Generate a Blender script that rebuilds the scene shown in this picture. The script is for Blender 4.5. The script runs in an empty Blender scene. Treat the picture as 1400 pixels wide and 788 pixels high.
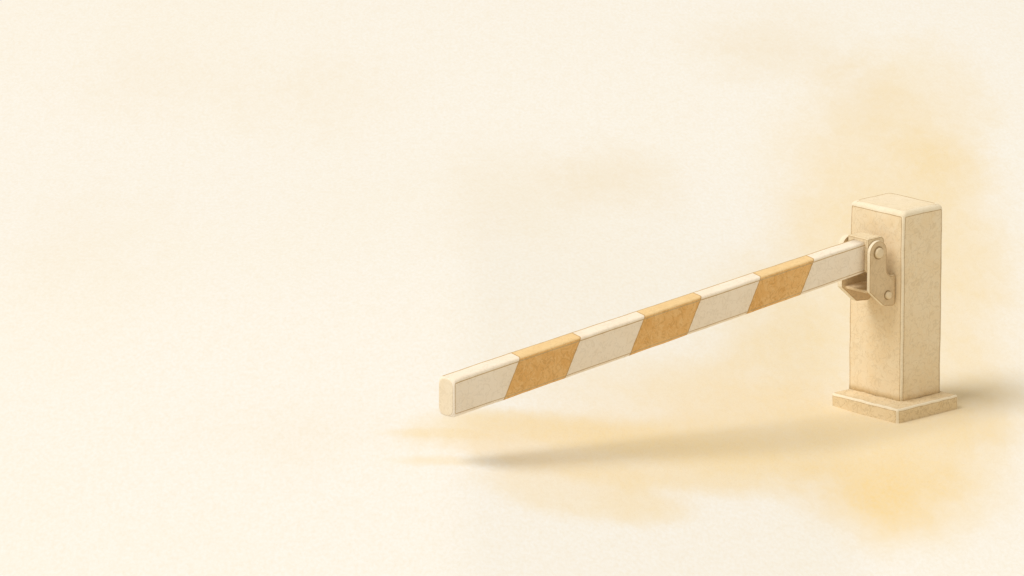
import bpy, bmesh, math
from mathutils import Vector, Matrix, noise

scene = bpy.context.scene
COL = scene.collection

# ------------------------------------------------------------------ camera (long lens, slightly above)
C = Vector((-29.34710531, -28.35215523, 10.58146784))
FW = Vector((0.66472592, 0.70839818, -0.23730038)).normalized()
RIGHT = FW.cross(Vector((0, 0, 1))).normalized()
UP = RIGHT.cross(FW)
FH = Vector((FW.x, FW.y, 0)).normalized()          # horizontal viewing direction
cd = bpy.data.cameras.new('camera')
cam = bpy.data.objects.new('camera', cd); COL.objects.link(cam)
m = Matrix((RIGHT, UP, -FW)).transposed().to_4x4(); m.translation = C
cam.matrix_world = m
cd.sensor_width = 36.0
cd.lens = 36.0 * 11000.0 / 1400.0
cd.clip_start = 1.0; cd.clip_end = 1000.0
scene.camera = cam

# ------------------------------------------------------------------ node helpers
class NT:
    def __init__(s, name):
        s.mat = bpy.data.materials.new(name); s.mat.use_nodes = True
        s.t = s.mat.node_tree; s.t.nodes.clear()
        s.out = s.t.nodes.new('ShaderNodeOutputMaterial')
        s.bsdf = s.t.nodes.new('ShaderNodeBsdfPrincipled')
        s.t.links.new(s.bsdf.outputs[0], s.out.inputs['Surface'])
        s.bsdf.inputs['Specular IOR Level'].default_value = 0.12
        s.bsdf.inputs['Roughness'].default_value = 0.85
    def n(s, typ, **kw):
        nd = s.t.nodes.new(typ)
        for k, v in kw.items(): setattr(nd, k, v)
        return nd
    def put(s, sock, v):
        if hasattr(v, 'is_output'): s.t.links.new(v, sock)
        else: sock.default_value = v
    def m(s, op, a, b=0.0, c=0.0, clamp=False):
        nd = s.n('ShaderNodeMath', operation=op, use_clamp=clamp)
        for i, v in enumerate((a, b, c)): s.put(nd.inputs[i], v)
        return nd.outputs[0]
    def vm(s, op, a, b=(0, 0, 0)):
        nd = s.n('ShaderNodeVectorMath', operation=op)
        s.put(nd.inputs[0], a); s.put(nd.inputs[1], b)
        return nd.outputs['Value'] if op in ('LENGTH', 'DOT_PRODUCT') else nd.outputs[0]
    def comb(s, x, y, z=0.0):
        nd = s.n('ShaderNodeCombineXYZ')
        for i, v in enumerate((x, y, z)): s.put(nd.inputs[i], v)
        return nd.outputs[0]
    def noise(s, vec, scale, detail=3.0, rough=0.55, dist=0.0):
        nd = s.n('ShaderNodeTexNoise')
        s.put(nd.inputs['Vector'], vec)
        nd.inputs['Scale'].default_value = scale; nd.inputs['Detail'].default_value = detail
        nd.inputs['Roughness'].default_value = rough; nd.inputs['Distortion'].default_value = dist
        return nd.outputs['Fac'], nd.outputs['Color']
    def rng(s, v, a, b, c, d, smooth=False):
        nd = s.n('ShaderNodeMapRange', interpolation_type='SMOOTHSTEP' if smooth else 'LINEAR')
        for i, x in enumerate((v, a, b, c, d)): s.put(nd.inputs[i], x)
        return nd.outputs[0]
    def mix(s, f, a, b, blend='MIX'):
        nd = s.n('ShaderNodeMix', data_type='RGBA', blend_type=blend)
        s.put(nd.inputs[0], f); s.put(nd.inputs[6], a); s.put(nd.inputs[7], b)
        return nd.outputs[2]
    def coord(s):
        return s.n('ShaderNodeTexCoord').outputs['Object']
    def bump(s, h, strength, dist):
        nd = s.n('ShaderNodeBump')
        nd.inputs['Strength'].default_value = strength; nd.inputs['Distance'].default_value = dist
        s.put(nd.inputs['Height'], h); s.put(s.bsdf.inputs['Normal'], nd.outputs[0])

def rgba(c): return (c[0], c[1], c[2], 1.0)

def mottle(t, vec, base, dark, light, fibre=0.5, cloud=0.6):
    """gouache-like mottling: broad blooms, crossing fibre strokes and fine grain"""
    b1, c1 = t.noise(vec, 4.5, 4, 0.6, 0.6)
    b2, _ = t.noise(vec, 14.0, 4, 0.6, 0.8)
    warp = t.vm('ADD', vec, t.vm('SCALE', c1, (0, 0, 0)))
    f1, _ = t.noise(vec, 20.0, 2, 0.5, 0.9)
    f2, _ = t.noise(t.vm('ADD', vec, (3.1, 1.7, 5.3)), 26.0, 2, 0.5, 0.9)
    r1 = t.m('ABSOLUTE', t.m('SUBTRACT', f1, 0.5))          # ridge lines = strokes
    r2 = t.m('ABSOLUTE', t.m('SUBTRACT', f2, 0.5))
    s1 = t.rng(r1, 0.0, 0.05, 1.0, 0.0, True)
    s2 = t.rng(r2, 0.0, 0.045, 1.0, 0.0, True)
    g, _ = t.noise(vec, 170.0, 2, 0.6)
    col = t.mix(t.rng(b1, 0.33, 0.68, 0.0, cloud, True), rgba(base), rgba(dark))
    col = t.mix(t.rng(b2, 0.40, 0.72, 0.0, cloud * 0.6, True), col, rgba(light))
    col = t.mix(t.m('MULTIPLY', s1, 0.7 * fibre), col, rgba([x * 0.72 for x in dark]))
    col = t.mix(t.m('MULTIPLY', s2, 0.75 * fibre), col, rgba(light))
    col = t.mix(t.rng(g, 0.3, 0.7, 0.0, 0.22), col, rgba([x * 0.8 for x in dark]))
    h = t.m('ADD', t.m('MULTIPLY', f1, 0.6), t.m('MULTIPLY', g, 0.4))
    return col, h

def stone_mat(name, base, dark, light, fibre=0.55, cloud=0.7):
    t = NT(name); v = t.coord()
    col, h = mottle(t, v, base, dark, light, fibre, cloud)
    t.put(t.bsdf.inputs['Base Color'], col)
    t.bump(h, 0.25, 0.004)
    return t.mat

M_POST = stone_mat('buff_painted_masonry', (0.87, 0.74, 0.535), (0.85, 0.68, 0.435), (0.885, 0.79, 0.61))
M_PLINTH = stone_mat('buff_plinth_masonry', (0.81, 0.67, 0.45), (0.75, 0.58, 0.345), (0.85, 0.73, 0.53), 0.8)
M_LINE = stone_mat('brown_edge_line', (0.56, 0.40, 0.215), (0.48, 0.33, 0.165), (0.68, 0.52, 0.32))
M_PALE = stone_mat('pale_edge_highlight', (0.87, 0.785, 0.62), (0.84, 0.73, 0.53), (0.88, 0.81, 0.67), 0.3, 0.5)  # edge highlights painted as pale colour on the bevels
M_TOP = stone_mat('lit_top_masonry', (0.865, 0.755, 0.57), (0.85, 0.72, 0.50), (0.875, 0.79, 0.63), 0.4, 0.6)  # post colour made paler so its top reads as lit
M_RING = stone_mat('dark_bolt_gap', (0.40, 0.28, 0.145), (0.34, 0.23, 0.11), (0.48, 0.35, 0.2), 0.2)
M_BLOCK = stone_mat('brown_tan_painted_metal', (0.82, 0.69, 0.48), (0.77, 0.62, 0.40), (0.86, 0.75, 0.56), 0.5, 0.6)
M_SOFTLINE = stone_mat('soft_edge_wear', (0.72, 0.57, 0.36), (0.66, 0.50, 0.29), (0.78, 0.64, 0.44), 0.3)
M_STEEL = stone_mat('tan_painted_metal', (0.73, 0.58, 0.38), (0.66, 0.50, 0.30), (0.78, 0.64, 0.44), 0.5, 0.6)
M_BOLT = stone_mat('tan_bolt_metal', (0.78, 0.65, 0.44), (0.72, 0.575, 0.37), (0.84, 0.73, 0.54), 0.2, 0.4)
M_BOLT.node_tree.nodes['Principled BSDF'].inputs['Roughness'].default_value = 0.45
M_BOLT.node_tree.nodes['Principled BSDF'].inputs['Specular IOR Level'].default_value = 0.5

# ------------------------------------------------------------------ boom stripes
ARM_YF, ARM_YB = -0.106, -0.012
def z_top(x): return 0.945 + 0.0786 * (x + 0.358)
def z_bot(x): return 0.779 + 0.0895 * (x + 0.358)
STRIPES = [(-2.786, -2.365), (-1.923, -1.520), (-1.099, -0.710)]

def arm_mat():
    t = NT('striped_boom_paint'); v = t.coord()
    sep = t.n('ShaderNodeSeparateXYZ'); t.put(sep.inputs[0], v)
    x, y, z = sep.outputs
    zt = t.m('MULTIPLY_ADD', x, 0.0786, 0.945 + 0.0786 * 0.358)
    s = t.m('MULTIPLY_ADD', t.m('SUBTRACT', zt, z), 0.60, x)
    s = t.m('SUBTRACT', s, t.m('MULTIPLY', t.m('SUBTRACT', y, ARM_YF), 0.25))
    w, _ = t.noise(v, 60.0, 2, 0.5)
    s = t.m('ADD', s, t.m('MULTIPLY', t.m('SUBTRACT', w, 0.5), 0.006))
    band = None; edge = None
    for a, b in STRIPES:
        c, hw = (a + b) / 2, (b - a) / 2
        d = t.m('SUBTRACT', t.m('ABSOLUTE', t.m('SUBTRACT', s, c)), hw)
        i = t.rng(d, -0.0012, 0.0012, 1.0, 0.0)
        e = t.rng(t.m('ABSOLUTE', t.m('ADD', d, 0.003)), 0.0025, 0.0055, 1.0, 0.0)
        band = i if band is None else t.m('MAXIMUM', band, i)
        edge = e if edge is None else t.m('MAXIMUM', edge, e)
    white, h = mottle(t, v, (0.92, 0.83, 0.705), (0.90, 0.785, 0.63), (0.92, 0.85, 0.745), 0.45, 0.7)
    ochre, _ = mottle(t, v, (0.83, 0.52, 0.215), (0.74, 0.42, 0.14), (0.88, 0.61, 0.30), 0.75, 0.8)
    top_light = t.m('MULTIPLY', t.rng(t.m('SUBTRACT', zt, z), 0.004, 0.010, 0.45, 0.0), band)
    ochre = t.mix(top_light, ochre, (0.87, 0.74, 0.46, 1))       # light on the upper face painted into the ochre
    col = t.mix(band, white, ochre)
    col = t.mix(t.m('MULTIPLY', edge, 0.55), col, (0.42, 0.25, 0.09, 1))
    t.put(t.bsdf.inputs['Base Color'], col)
    t.bump(h, 0.2, 0.004)
    return t.mat
M_ARM = arm_mat()
M_ARM_EDGE_LINE = stone_mat('boom_edge_wear', (0.60, 0.44, 0.24), (0.54, 0.38, 0.19), (0.70, 0.54, 0.33), 0.3)
M_CAP = stone_mat('boom_cap_paint', (0.83, 0.725, 0.555), (0.81, 0.68, 0.49), (0.85, 0.76, 0.61), 0.35, 0.5)

# ------------------------------------------------------------------ ground washes, with tan shadow painted in (u = right, v = away, metres)
WASHES_AND_SHADE = [
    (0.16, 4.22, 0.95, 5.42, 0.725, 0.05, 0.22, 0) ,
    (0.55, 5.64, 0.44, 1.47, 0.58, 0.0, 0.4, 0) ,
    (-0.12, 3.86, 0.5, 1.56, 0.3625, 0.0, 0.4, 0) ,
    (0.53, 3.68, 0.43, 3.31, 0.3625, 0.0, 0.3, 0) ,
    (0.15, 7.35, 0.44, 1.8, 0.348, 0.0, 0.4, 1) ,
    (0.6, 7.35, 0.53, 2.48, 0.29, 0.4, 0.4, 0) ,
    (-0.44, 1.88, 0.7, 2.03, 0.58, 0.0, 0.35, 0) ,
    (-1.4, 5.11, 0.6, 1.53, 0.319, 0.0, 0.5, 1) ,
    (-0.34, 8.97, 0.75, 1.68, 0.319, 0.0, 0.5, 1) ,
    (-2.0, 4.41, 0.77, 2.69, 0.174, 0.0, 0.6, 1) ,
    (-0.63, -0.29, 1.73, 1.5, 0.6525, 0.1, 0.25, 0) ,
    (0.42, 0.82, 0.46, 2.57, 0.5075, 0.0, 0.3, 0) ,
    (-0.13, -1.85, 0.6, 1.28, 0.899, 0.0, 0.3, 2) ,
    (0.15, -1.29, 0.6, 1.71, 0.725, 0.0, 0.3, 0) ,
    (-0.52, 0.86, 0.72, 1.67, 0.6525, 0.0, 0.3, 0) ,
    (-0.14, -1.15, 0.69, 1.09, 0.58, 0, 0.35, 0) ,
    (0.33, -0.46, 0.47, 0.77, 0.93, 0, 0.2, 1) ,  # shadow painted at the plinth's right front
    (0.48, 0.12, 0.33, 0.66, 0.58, 0, 0.25, 1) ,  # tan painted into the post's shadow on the right
    (-0.19, -0.53, 0.82, 0.67, 0.899, 0, 0.22, 1) ,  # shade painted around the plinth's foot
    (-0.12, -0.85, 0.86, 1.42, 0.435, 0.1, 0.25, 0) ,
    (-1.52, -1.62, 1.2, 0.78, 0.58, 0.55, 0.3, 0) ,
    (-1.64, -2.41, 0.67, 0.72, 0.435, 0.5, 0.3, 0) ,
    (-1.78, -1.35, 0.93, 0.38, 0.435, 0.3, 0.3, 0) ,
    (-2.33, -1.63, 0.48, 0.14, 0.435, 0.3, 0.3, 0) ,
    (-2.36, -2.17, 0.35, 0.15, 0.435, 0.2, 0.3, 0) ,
    (-1.18, -1.27, 1.25, 0.6, 0.725, 0, 0.2, 0) ,  # yellow wash that also deepens the arm's shadow
    (-1.26, -1.31, 1.21, 0.47, 0.725, 0, 0.15, 1) ,  # arm's shadow deepened with tan colour
    (-0.84, -0.91, 0.7, 0.52, 0.58, 0, 0.15, 1) ,  # painted shadow under the arm, continued towards the plinth
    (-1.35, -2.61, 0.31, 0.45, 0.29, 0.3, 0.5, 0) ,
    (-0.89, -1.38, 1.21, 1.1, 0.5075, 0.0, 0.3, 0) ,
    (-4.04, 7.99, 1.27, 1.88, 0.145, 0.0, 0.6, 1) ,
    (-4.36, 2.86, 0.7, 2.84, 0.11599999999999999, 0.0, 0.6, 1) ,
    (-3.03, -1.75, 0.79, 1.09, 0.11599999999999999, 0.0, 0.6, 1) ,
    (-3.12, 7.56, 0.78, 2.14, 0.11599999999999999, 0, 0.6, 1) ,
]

def ground_mat():
    t = NT('washed_paper_ground'); p = t.n('ShaderNodeNewGeometry').outputs['Position']
    u = t.vm('DOT_PRODUCT', p, tuple(RIGHT)); v = t.vm('DOT_PRODUCT', p, tuple(FH))
    q = t.comb(u, t.m('MULTIPLY', v, 0.30))                 # grain drawn out along the ground
    n1, _ = t.noise(q, 1.7, 6, 0.62)
    n2, _ = t.noise(t.vm('ADD', q, (7, 3, 0)), 5.5, 5, 0.62)
    nn = t.m('ADD', t.m('MULTIPLY', t.m('SUBTRACT', n1, 0.5), 1.4), t.m('MULTIPLY', t.m('SUBTRACT', n2, 0.5), 0.8))
    col = None
    cream = (0.858, 0.860, 0.845)
    tints = [(0.83, 0.69, 0.43), (0.775, 0.665, 0.47), (0.83, 0.645, 0.33)]
    keep = [None, None, None]
    for (cu, cv, ru, rv, st, inner, warp, ti) in WASHES_AND_SHADE:
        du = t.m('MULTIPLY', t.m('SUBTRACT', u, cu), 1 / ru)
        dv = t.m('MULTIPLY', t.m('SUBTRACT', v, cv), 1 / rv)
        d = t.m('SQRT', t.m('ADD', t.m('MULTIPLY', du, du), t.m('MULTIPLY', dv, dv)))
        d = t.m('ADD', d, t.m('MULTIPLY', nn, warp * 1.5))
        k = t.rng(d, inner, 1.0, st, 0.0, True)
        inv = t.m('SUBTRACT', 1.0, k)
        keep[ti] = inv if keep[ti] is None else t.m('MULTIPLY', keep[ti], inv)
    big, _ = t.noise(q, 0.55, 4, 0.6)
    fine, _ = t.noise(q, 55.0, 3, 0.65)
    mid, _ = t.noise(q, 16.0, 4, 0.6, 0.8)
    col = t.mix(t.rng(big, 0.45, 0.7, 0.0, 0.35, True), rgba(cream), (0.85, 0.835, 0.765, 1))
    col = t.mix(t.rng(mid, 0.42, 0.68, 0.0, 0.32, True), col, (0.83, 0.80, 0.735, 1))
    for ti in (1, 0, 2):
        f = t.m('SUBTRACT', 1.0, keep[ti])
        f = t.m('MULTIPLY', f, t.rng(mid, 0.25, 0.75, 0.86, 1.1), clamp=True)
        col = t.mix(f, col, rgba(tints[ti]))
    f1, _ = t.noise(q, 30.0, 3, 0.6, 2.2)
    st = t.rng(t.m('ABSOLUTE', t.m('SUBTRACT', f1, 0.5)), 0.0, 0.03, 1.0, 0.0)
    amt = t.m('MULTIPLY', st, t.m('SUBTRACT', 1.0, keep[0]))
    col = t.mix(t.m('MULTIPLY', amt, 0.4), col, (0.72, 0.56, 0.32, 1))
    col = t.mix(t.rng(fine, 0.35, 0.7, 0.0, 0.36), col, (0.80, 0.715, 0.575, 1))
    t.put(t.bsdf.inputs['Base Color'], col)
    t.bsdf.inputs['Roughness'].default_value = 1.0
    t.bsdf.inputs['Specular IOR Level'].default_value = 0.0
    return t.mat
M_GROUND = ground_mat()

# ------------------------------------------------------------------ ground: one sheet with a gentle rise added left to steer the arm's shadow
U0, U1, RISE = -0.30, -2.25, 0.275
def smooth(a, b, x):
    t = min(max((x - a) / (b - a), 0.0), 1.0)
    return t * t * (3 - 2 * t)
def ramp(u, v):
    h = sum(min(max((u + d - U0) / (U1 - U0), 0.0), 1.0) for d in (-.12, -.08, -.04, 0, .04, .08, .12)) / 7
    return RISE * h * (1 - smooth(0.6, 7.0, v)) * (1 - smooth(6.0, 24.0, -v))
us = [-300, -60, -12, -5, -3.2] + [-2.8 + 0.05 * i for i in range(61)] + [0.5, 1.0, 4, 12, 60, 300]
vs_ = [-300, -40, -30, -24, -20, -16, -13, -10, -8.5] + [-7 + 0.25 * i for i in range(59)] + [8.5, 12, 40, 300]
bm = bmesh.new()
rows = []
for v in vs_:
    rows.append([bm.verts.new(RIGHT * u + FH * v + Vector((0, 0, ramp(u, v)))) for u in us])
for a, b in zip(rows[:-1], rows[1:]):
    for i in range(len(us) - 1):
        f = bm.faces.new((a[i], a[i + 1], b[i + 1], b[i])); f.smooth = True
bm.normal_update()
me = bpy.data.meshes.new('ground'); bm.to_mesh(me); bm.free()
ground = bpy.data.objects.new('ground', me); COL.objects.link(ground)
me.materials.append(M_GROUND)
ground['kind'] = 'structure'
ground['label'] = 'cream paper-like ground with soft yellow watercolour washes and painted tan shadow'

# ------------------------------------------------------------------ barrier gate
root = bpy.data.objects.new('barrier_gate', None); COL.objects.link(root)
root.empty_display_size = 0.3
root['label'] = 'beige parking barrier with square post on plinth and ochre striped arm'
root['category'] = 'barrier gate'

def link(name, bm, mats, parent, label=None, recalc=True):
    if recalc: bmesh.ops.recalc_face_normals(bm, faces=bm.faces)
    me = bpy.data.meshes.new(name); bm.to_mesh(me); bm.free()
    for x in mats: me.materials.append(x)
    o = bpy.data.objects.new(name, me); COL.objects.link(o); o.parent = parent
    if label: o['label'] = label
    return o

def box_bm(x0, x1, y0, y1, z0, z1):
    bm = bmesh.new()
    bmesh.ops.create_cube(bm, size=1.0)
    for v in bm.verts:
        v.co = Vector(((x0 + x1) / 2 + v.co.x * (x1 - x0), (y0 + y1) / 2 + v.co.y * (y1 - y0), (z0 + z1) / 2 + v.co.z * (z1 - z0)))
    return bm

def wobble(bm, amp, scale, seed):
    for v in bm.verts:
        d = noise.noise_vector(v.co * scale + Vector((seed, 0, 0))) * amp
        d2 = noise.noise_vector(v.co * scale * 3.1 + Vector((seed, 9, 0))) * amp * 0.45
        v.co += d + d2

def dice(bm, step, axis_ranges):
    for ax, (lo, hi) in axis_ranges.items():
        k = lo + step
        while k < hi - step * 0.5:
            co = Vector((0, 0, 0)); co[ax] = k
            no = Vector((0, 0, 0)); no[ax] = 1
            bmesh.ops.bisect_plane(bm, geom=bm.verts[:] + bm.edges[:] + bm.faces[:], plane_co=co, plane_no=no)
            k += step

# post -------------------------------------------------------------
PX, PY, PZ0, PZ1 = 0.14838, 0.19396, 0.0747, 1.087
def rounded_ring(hx, hy, r, z, strip):
    """rounded rectangle, with one extra point beside each corner arc for a thin line; returns points and strip flags"""
    pts, kind = [], []
    for sx, sy, a0 in ((1, 1, 0), (-1, 1, 90), (-1, -1, 180), (1, -1, 270)):
        cx, cy = sx * (hx - r), sy * (hy - r)
        a = [math.radians(a0 + 90 * k / 6) for k in range(7)]
        arc_ = [Vector((cx + r * math.cos(t), cy + r * math.sin(t), z)) for t in a]
        t0 = Vector((-math.sin(a[0]), math.cos(a[0]), 0)); t1 = Vector((-math.sin(a[-1]), math.cos(a[-1]), 0))
        pts.append(arc_[0] - t0 * strip); kind.append('line')
        pts += arc_; kind += ['arc'] * 6 + ['line']
        pts.append(arc_[-1] + t1 * strip); kind.append('face')
    return pts, kind
RV, RT = 0.011, 0.026
stack = []
z = PZ0
while z < PZ1 - RT - 0.02: stack.append((z, 0.0, RV, 'body')); z += 0.035
stack += [(PZ1 - RT - 0.004, 0.0, RV + 0.003, 'body'), (PZ1 - RT, 0.0, RV + 0.005, 'line')]
for k in range(1, 7):
    a = math.pi / 2 * k / 6
    stack.append((PZ1 - RT + RT * math.sin(a), RT * (1 - math.cos(a)), RV + 0.005 + 0.008 * k / 6, 'rim'))
bm = bmesh.new(); rings = []
for z, ins, r, kd in stack:
    pts, kind = rounded_ring(PX - ins, PY - ins, r, z, 0.0045)
    rings.append([bm.verts.new(p_) for p_ in pts])
pts, kind = rounded_ring(PX - RT - 0.003, PY - RT - 0.003, RV + 0.01, PZ1, 0.0045)
rings.append([bm.verts.new(p_) for p_ in pts]); stack.append((PZ1, 0, 0, 'topline'))
n = len(kind)
for li, (a, b) in enumerate(zip(rings[:-1], rings[1:])):
    kd = stack[li + 1][3]
    for i in range(n):
        f = bm.faces.new((a[i], a[(i + 1) % n], b[(i + 1) % n], b[i])); f.smooth = True
        c_ = f.calc_center_median()
        if (kd == 'topline' or (kd == 'rim' and li >= len(stack) - 4)) and (c_.x > PX - 0.06 or c_.y > PY - 0.06) and not (kind[i] == 'arc' and c_.x * c_.y < 0): f.material_index = 1
        elif kd == 'topline': f.material_index = 3
        elif kd == 'rim': f.material_index = 2
        elif kind[i] == 'arc': f.material_index = 2
        elif kind[i] == 'line' or kd == 'line': f.material_index = 1
top = bm.faces.new(rings[-1]); top.smooth = True; top.material_index = 4; bm.faces.new(rings[0])
bmesh.ops.triangulate(bm, faces=[top])
dice(bm, 0.05, {0: (-PX, PX), 1: (-PY, PY)})
wobble(bm, 0.0022, 9.0, 3.0)
post = link('post', bm, [M_POST, M_LINE, M_PALE, M_SOFTLINE, M_TOP], root)

# plinth -----------------------------------------------------------
OX, OY, QA, QB = -0.05196, -0.0527, 0.22635, 0.24236
bm = box_bm(OX - QA, OX + QA, OY - QB, OY + QB, -0.05, 0.0747)
e = [e for e in bm.edges if max(v.co.z for v in e.verts) > 0.05]
bmesh.ops.bevel(bm, geom=e, offset=0.011, segments=3, profile=0.5, affect='EDGES')
bm.normal_update()
big = [f for f in bm.faces if f.calc_area() > 0.02 and f.calc_center_median().z > -0.04]
r = bmesh.ops.inset_individual(bm, faces=big, thickness=0.0035, depth=0.0)
for f in r['faces']: f.material_index = 1
for f in bm.faces:
    if f not in big and f.material_index == 0: f.material_index = 2
dice(bm, 0.022, {0: (OX - QA, OX + QA), 1: (OY - QB, OY + QB), 2: (-0.05, 0.0747)})
for f in bm.faces: f.smooth = True
wobble(bm, 0.0030, 17.0, 11.0)
for v in bm.verts:                                   # the foot stays on the ground
    if v.co.z < -0.03: v.co.z = -0.05
plinth = link('plinth', bm, [M_PLINTH, M_LINE, M_PALE], root)

# boom arm ---------------------------------------------------------
def section(x, shrink=0.0, r=0.022):
    y0, y1 = ARM_YF + shrink, ARM_YB - shrink + 0.020 * max(0.0, min(1.0, (-0.4 - x) / 2.8))
    zb, zt = z_bot(x) + shrink, z_top(x) - shrink
    r = min(max(r - shrink * 0.3, 0.006), (y1 - y0) * 0.48)
    pts = []
    for cy, cz, a0 in ((y1 - r, zt - r, 0), (y0 + r, zt - r, 90), (y0 + r, zb + r, 180), (y1 - r, zb + r, 270)):
        for k in range(7):
            a = math.radians(a0 + 90 * k / 6)
            pts.append(Vector((x, cy + r * math.cos(a), cz + r * math.sin(a))))
    # narrow strips beside the front face, for its brown edge lines
    out = []
    for i, p_ in enumerate(pts):
        out.append(p_)
        if i == 6: out.append(Vector((x, y1 - r - 0.006, zt)))
        if i == 13: out.append(Vector((x, y0, zt - r - 0.005)))
        if i == 13: out.append(Vector((x, y0, zb + r + 0.004)))
    return out
XT, XE = -3.235, -0.338
secs = []
for d, s in ((0.0, 0.006), (0.001, 0.003), (0.003, 0.001), (0.005, 0.0)):
    secs.append(section(XT + d, s, 0.040))
for d, r in ((0.0065, 0.030), (0.008, 0.024), (0.0115, 0.0195), (0.05, 0.018)): secs.append(section(XT + d, 0, r))
x = XT + 0.12
while x < XE - 0.05:
    secs.append(section(x, 0, 0.018 - 0.004 * min(1, (x - XT) / 0.6))); x += 0.05
secs.append(section(XE, 0, 0.014))
bm = bmesh.new()
rings = [[bm.verts.new(p_) for p_ in s] for s in secs]
N = len(secs[0])
for a, b in zip(rings[:-1], rings[1:]):
    for i in range(N):
        f = bm.faces.new((a[i], a[(i + 1) % N], b[(i + 1) % N], b[i])); f.smooth = True
        xm = (a[0].co.x + b[0].co.x) / 2 - XT
        if (i in (14, 16) and xm > 0.009) or (i in (5, 6) and xm > 0.012) or (i in (14, 15, 16) and 0.009 < xm < 0.011): f.material_index = 1
bm.faces.new(rings[-1])
bm.faces.new(rings[0])
wobble(bm, 0.0016, 7.0, 21.0)
arm = link('boom_arm', bm, [M_ARM, M_ARM_EDGE_LINE], root, 'straight boom arm painted cream with three slanting ochre bands')

# end cap: a shallow plug on the free end
bm = bmesh.new()
r0 = [bm.verts.new(p_ + Vector((-0.0005, 0, 0))) for p_ in section(XT, 0.0065, 0.040)]
r1 = [bm.verts.new(p_ + Vector((-0.0015, 0, 0))) for p_ in section(XT, 0.0072, 0.040)]
r2 = [bm.verts.new(p_ + Vector((-0.0025, 0, 0))) for p_ in section(XT, 0.010, 0.040)]
for a, b in ((r0, r1), (r1, r2)):
    for i in range(N):
        f = bm.faces.new((a[i], a[(i + 1) % N], b[(i + 1) % N], b[i])); f.smooth = True
bm.faces.new(r2); bm.faces.new(r0)
link('end_cap', bm, [M_CAP], arm)

# hinge block ------------------------------------------------------
bm = box_bm(-0.340, -0.215, -0.124, 0.020, 0.785, 0.964)
e = [e for e in bm.edges if all(abs(v.co.z - 0.964) < 1e-5 and abs(v.co.x + 0.215) < 1e-5 for v in e.verts)]
bmesh.ops.bevel(bm, geom=e, offset=0.03, segments=5, profile=0.5, affect='EDGES')
bm.normal_update()
e = [e for e in bm.edges if len(e.link_faces) == 2 and e.calc_face_angle(0) > 0.8]
bmesh.ops.bevel(bm, geom=e, offset=0.005, segments=3, profile=0.5, affect='EDGES')
bm.normal_update()
big = [f for f in bm.faces if f.calc_area() > 0.006]
r = bmesh.ops.inset_individual(bm, faces=big, thickness=0.0035, depth=0.0)
for f in r['faces']: f.material_index = 1
for f in bm.faces: f.smooth = True
wobble(bm, 0.001, 20.0, 5.0)
link('hinge_block', bm, [M_BLOCK, M_LINE], root)

# bracket: back plate and floor web, with two side plates -----------
def prism(outline, y0, y1, bevel=0.003, rim=True):
    bm = bmesh.new()
    vs = [bm.verts.new((px, y0, pz)) for px, pz in outline]
    f = bm.faces.new(vs)
    r = bmesh.ops.extrude_face_region(bm, geom=[f])
    for v in r['geom']:
        if isinstance(v, bmesh.types.BMVert): v.co.y = y1
    bm.normal_update()
    e = [e for e in bm.edges if abs(e.verts[0].co.y - e.verts[1].co.y) < 1e-6]
    bmesh.ops.bevel(bm, geom=e, offset=bevel, segments=2, profile=0.5, affect='EDGES')
    bmesh.ops.recalc_face_normals(bm, faces=bm.faces)
    caps = [f for f in bm.faces if len(f.verts) > 12]
    if rim:
        r = bmesh.ops.inset_individual(bm, faces=caps, thickness=0.003, depth=0.0)
        for f in r['faces']: f.material_index = 1
    for f in bm.faces:
        if f not in caps: f.smooth = f.material_index == 0
        if abs(f.normal.y) < 0.9: f.material_index = 2; f.smooth = True
    return bm

def arc(cx, cz, r, a0, a1, n=8):
    return [(cx + r * math.cos(math.radians(a0 + (a1 - a0) * k / n)), cz + r * math.sin(math.radians(a0 + (a1 - a0) * k / n))) for k in range(n + 1)]

PLATE = (arc(-0.283, 0.886, 0.063, 180, 0, 14)                 # round head
         + arc(-0.176, 0.792, 0.044, 180, 270, 6)               # hollow shoulder
         + arc(-0.164, 0.738, 0.010, 90, 0, 4)
         + arc(-0.176, 0.606, 0.022, 0, -75, 5)
         + arc(-0.224, 0.622, 0.030, -90, -128, 4)
         + arc(-0.326, 0.694, 0.020, 218, 180, 4))
br = bpy.data.objects.new('hinge_bracket', None)
bm = box_bm(-0.346, -0.150, -0.1265, 0.0355, 0.676, 0.690)     # floor web between the plates
bmesh.ops.bevel(bm, geom=bm.edges[:], offset=0.003, segments=2, profile=0.5, affect='EDGES')
bm2 = box_bm(-0.168, -0.1475, -0.1265, 0.0355, 0.610, 0.735)   # back plate against the post
bmesh.ops.bevel(bm2, geom=bm2.edges[:], offset=0.003, segments=2, profile=0.5, affect='EDGES')
tmp = bpy.data.meshes.new('tmp'); bm2.to_mesh(tmp); bm2.free(); bm.from_mesh(tmp); bpy.data.meshes.remove(tmp)
bracket = link('hinge_bracket', bm, [M_STEEL], root)

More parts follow.
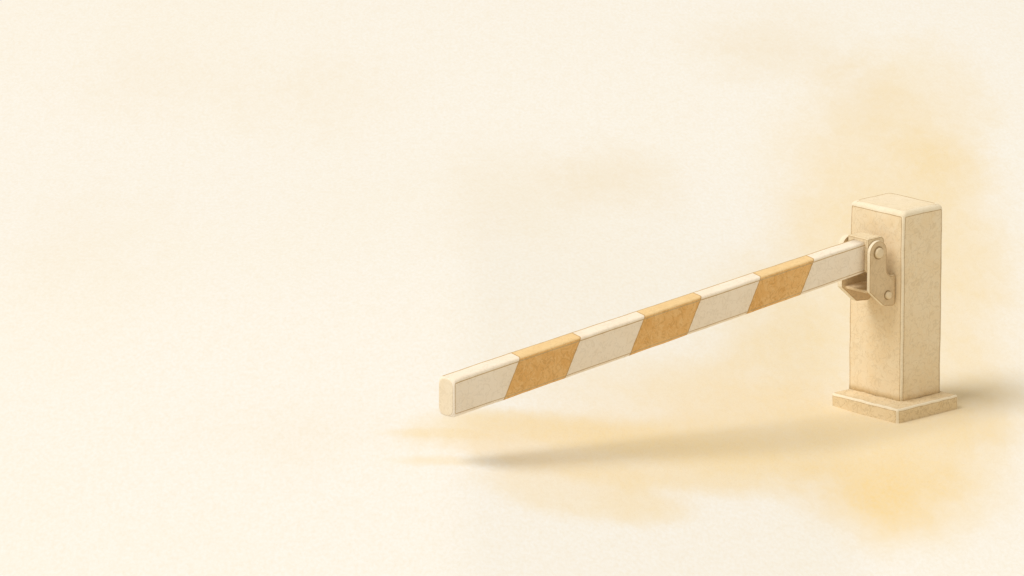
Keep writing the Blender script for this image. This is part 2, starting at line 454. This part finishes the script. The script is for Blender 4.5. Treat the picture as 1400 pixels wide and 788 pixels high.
def dome_bolt(cx, cz, y, r, out, tall):
    """washer rim and a slightly faceted domed head, along Y"""
    bm = bmesh.new()
    prof = [(r * 1.22, 0.0), (r * 1.22, 0.003), (r * 1.10, 0.0045), (r * 1.0, 0.0035), (r, tall * 0.55), (r * 0.92, tall * 0.82), (r * 0.72, tall), (r * 0.0, tall * 1.08)]
    n = 24; rings = []
    for pr, ph in prof[:-1]:
        rings.append([bm.verts.new((cx + pr * math.cos(2 * math.pi * k / n), y + out * ph, cz + pr * math.sin(2 * math.pi * k / n))) for k in range(n)])
    tip = bm.verts.new((cx, y + out * prof[-1][1], cz))
    for i, (a, b) in enumerate(zip(rings[:-1], rings[1:])):
        for k in range(n):
            f = bm.faces.new((a[k], a[(k + 1) % n], b[(k + 1) % n], b[k])); f.smooth = True
            if i in (0, 1, 2): f.material_index = 1
    for k in range(n):
        f = bm.faces.new((rings[-1][k], rings[-1][(k + 1) % n], tip)); f.smooth = True
    bm.faces.new(rings[0])
    return bm

FAR = [(px - 0.024 * min(1, max(0, (-0.16 - px) / 0.05)), pz + (0.005 if pz > 0.9 else 0)) for px, pz in PLATE]
for y0, y1, out in ((-0.147, -0.127, -1), (0.030, 0.064, 1)):
    pl = link('side_plate', prism(PLATE if out < 0 else FAR, y0, y1), [M_STEEL, M_LINE, M_PALE], bracket)
    ys = y0 if out < 0 else y1
    link('bolt', dome_bolt(-0.283, 0.886, ys, 0.028, out, 0.016), [M_BOLT, M_RING], pl)
    link('bolt', dome_bolt(-0.212, 0.650, ys, 0.020, out, 0.018), [M_BOLT, M_RING], pl)

# ------------------------------------------------------------------ light: one big soft lamp up on the left, even warm room light
w = bpy.data.worlds.new('World'); scene.world = w; w.use_nodes = True
bg = w.node_tree.nodes['Background']
bg.inputs[0].default_value = (1.0, 0.895, 0.72, 1); bg.inputs[1].default_value = 0.61
AZ, EL, DIST = math.radians(25), math.radians(57), 150.0
Lh = (-RIGHT * math.cos(AZ) - FH * math.sin(AZ)).normalized()
L = Lh * math.cos(EL) + Vector((0, 0, math.sin(EL)))
ld = bpy.data.lights.new('soft_lamp', 'AREA'); ld.shape = 'DISK'; ld.size = DIST * 0.62
ld.energy = 18000.0 * (DIST / 50) ** 2
ld.color = (1.0, 0.985, 0.97)
lo = bpy.data.objects.new('soft_lamp', ld); COL.objects.link(lo)
lo.location = L * DIST
lo.rotation_euler = (-L).to_track_quat('-Z', 'Y').to_euler()

scene.view_settings.view_transform = 'Standard'
scene.view_settings.look = 'None'
scene.view_settings.exposure = 0.0
scene.view_settings.gamma = 1.0
scene.render.film_transparent = False
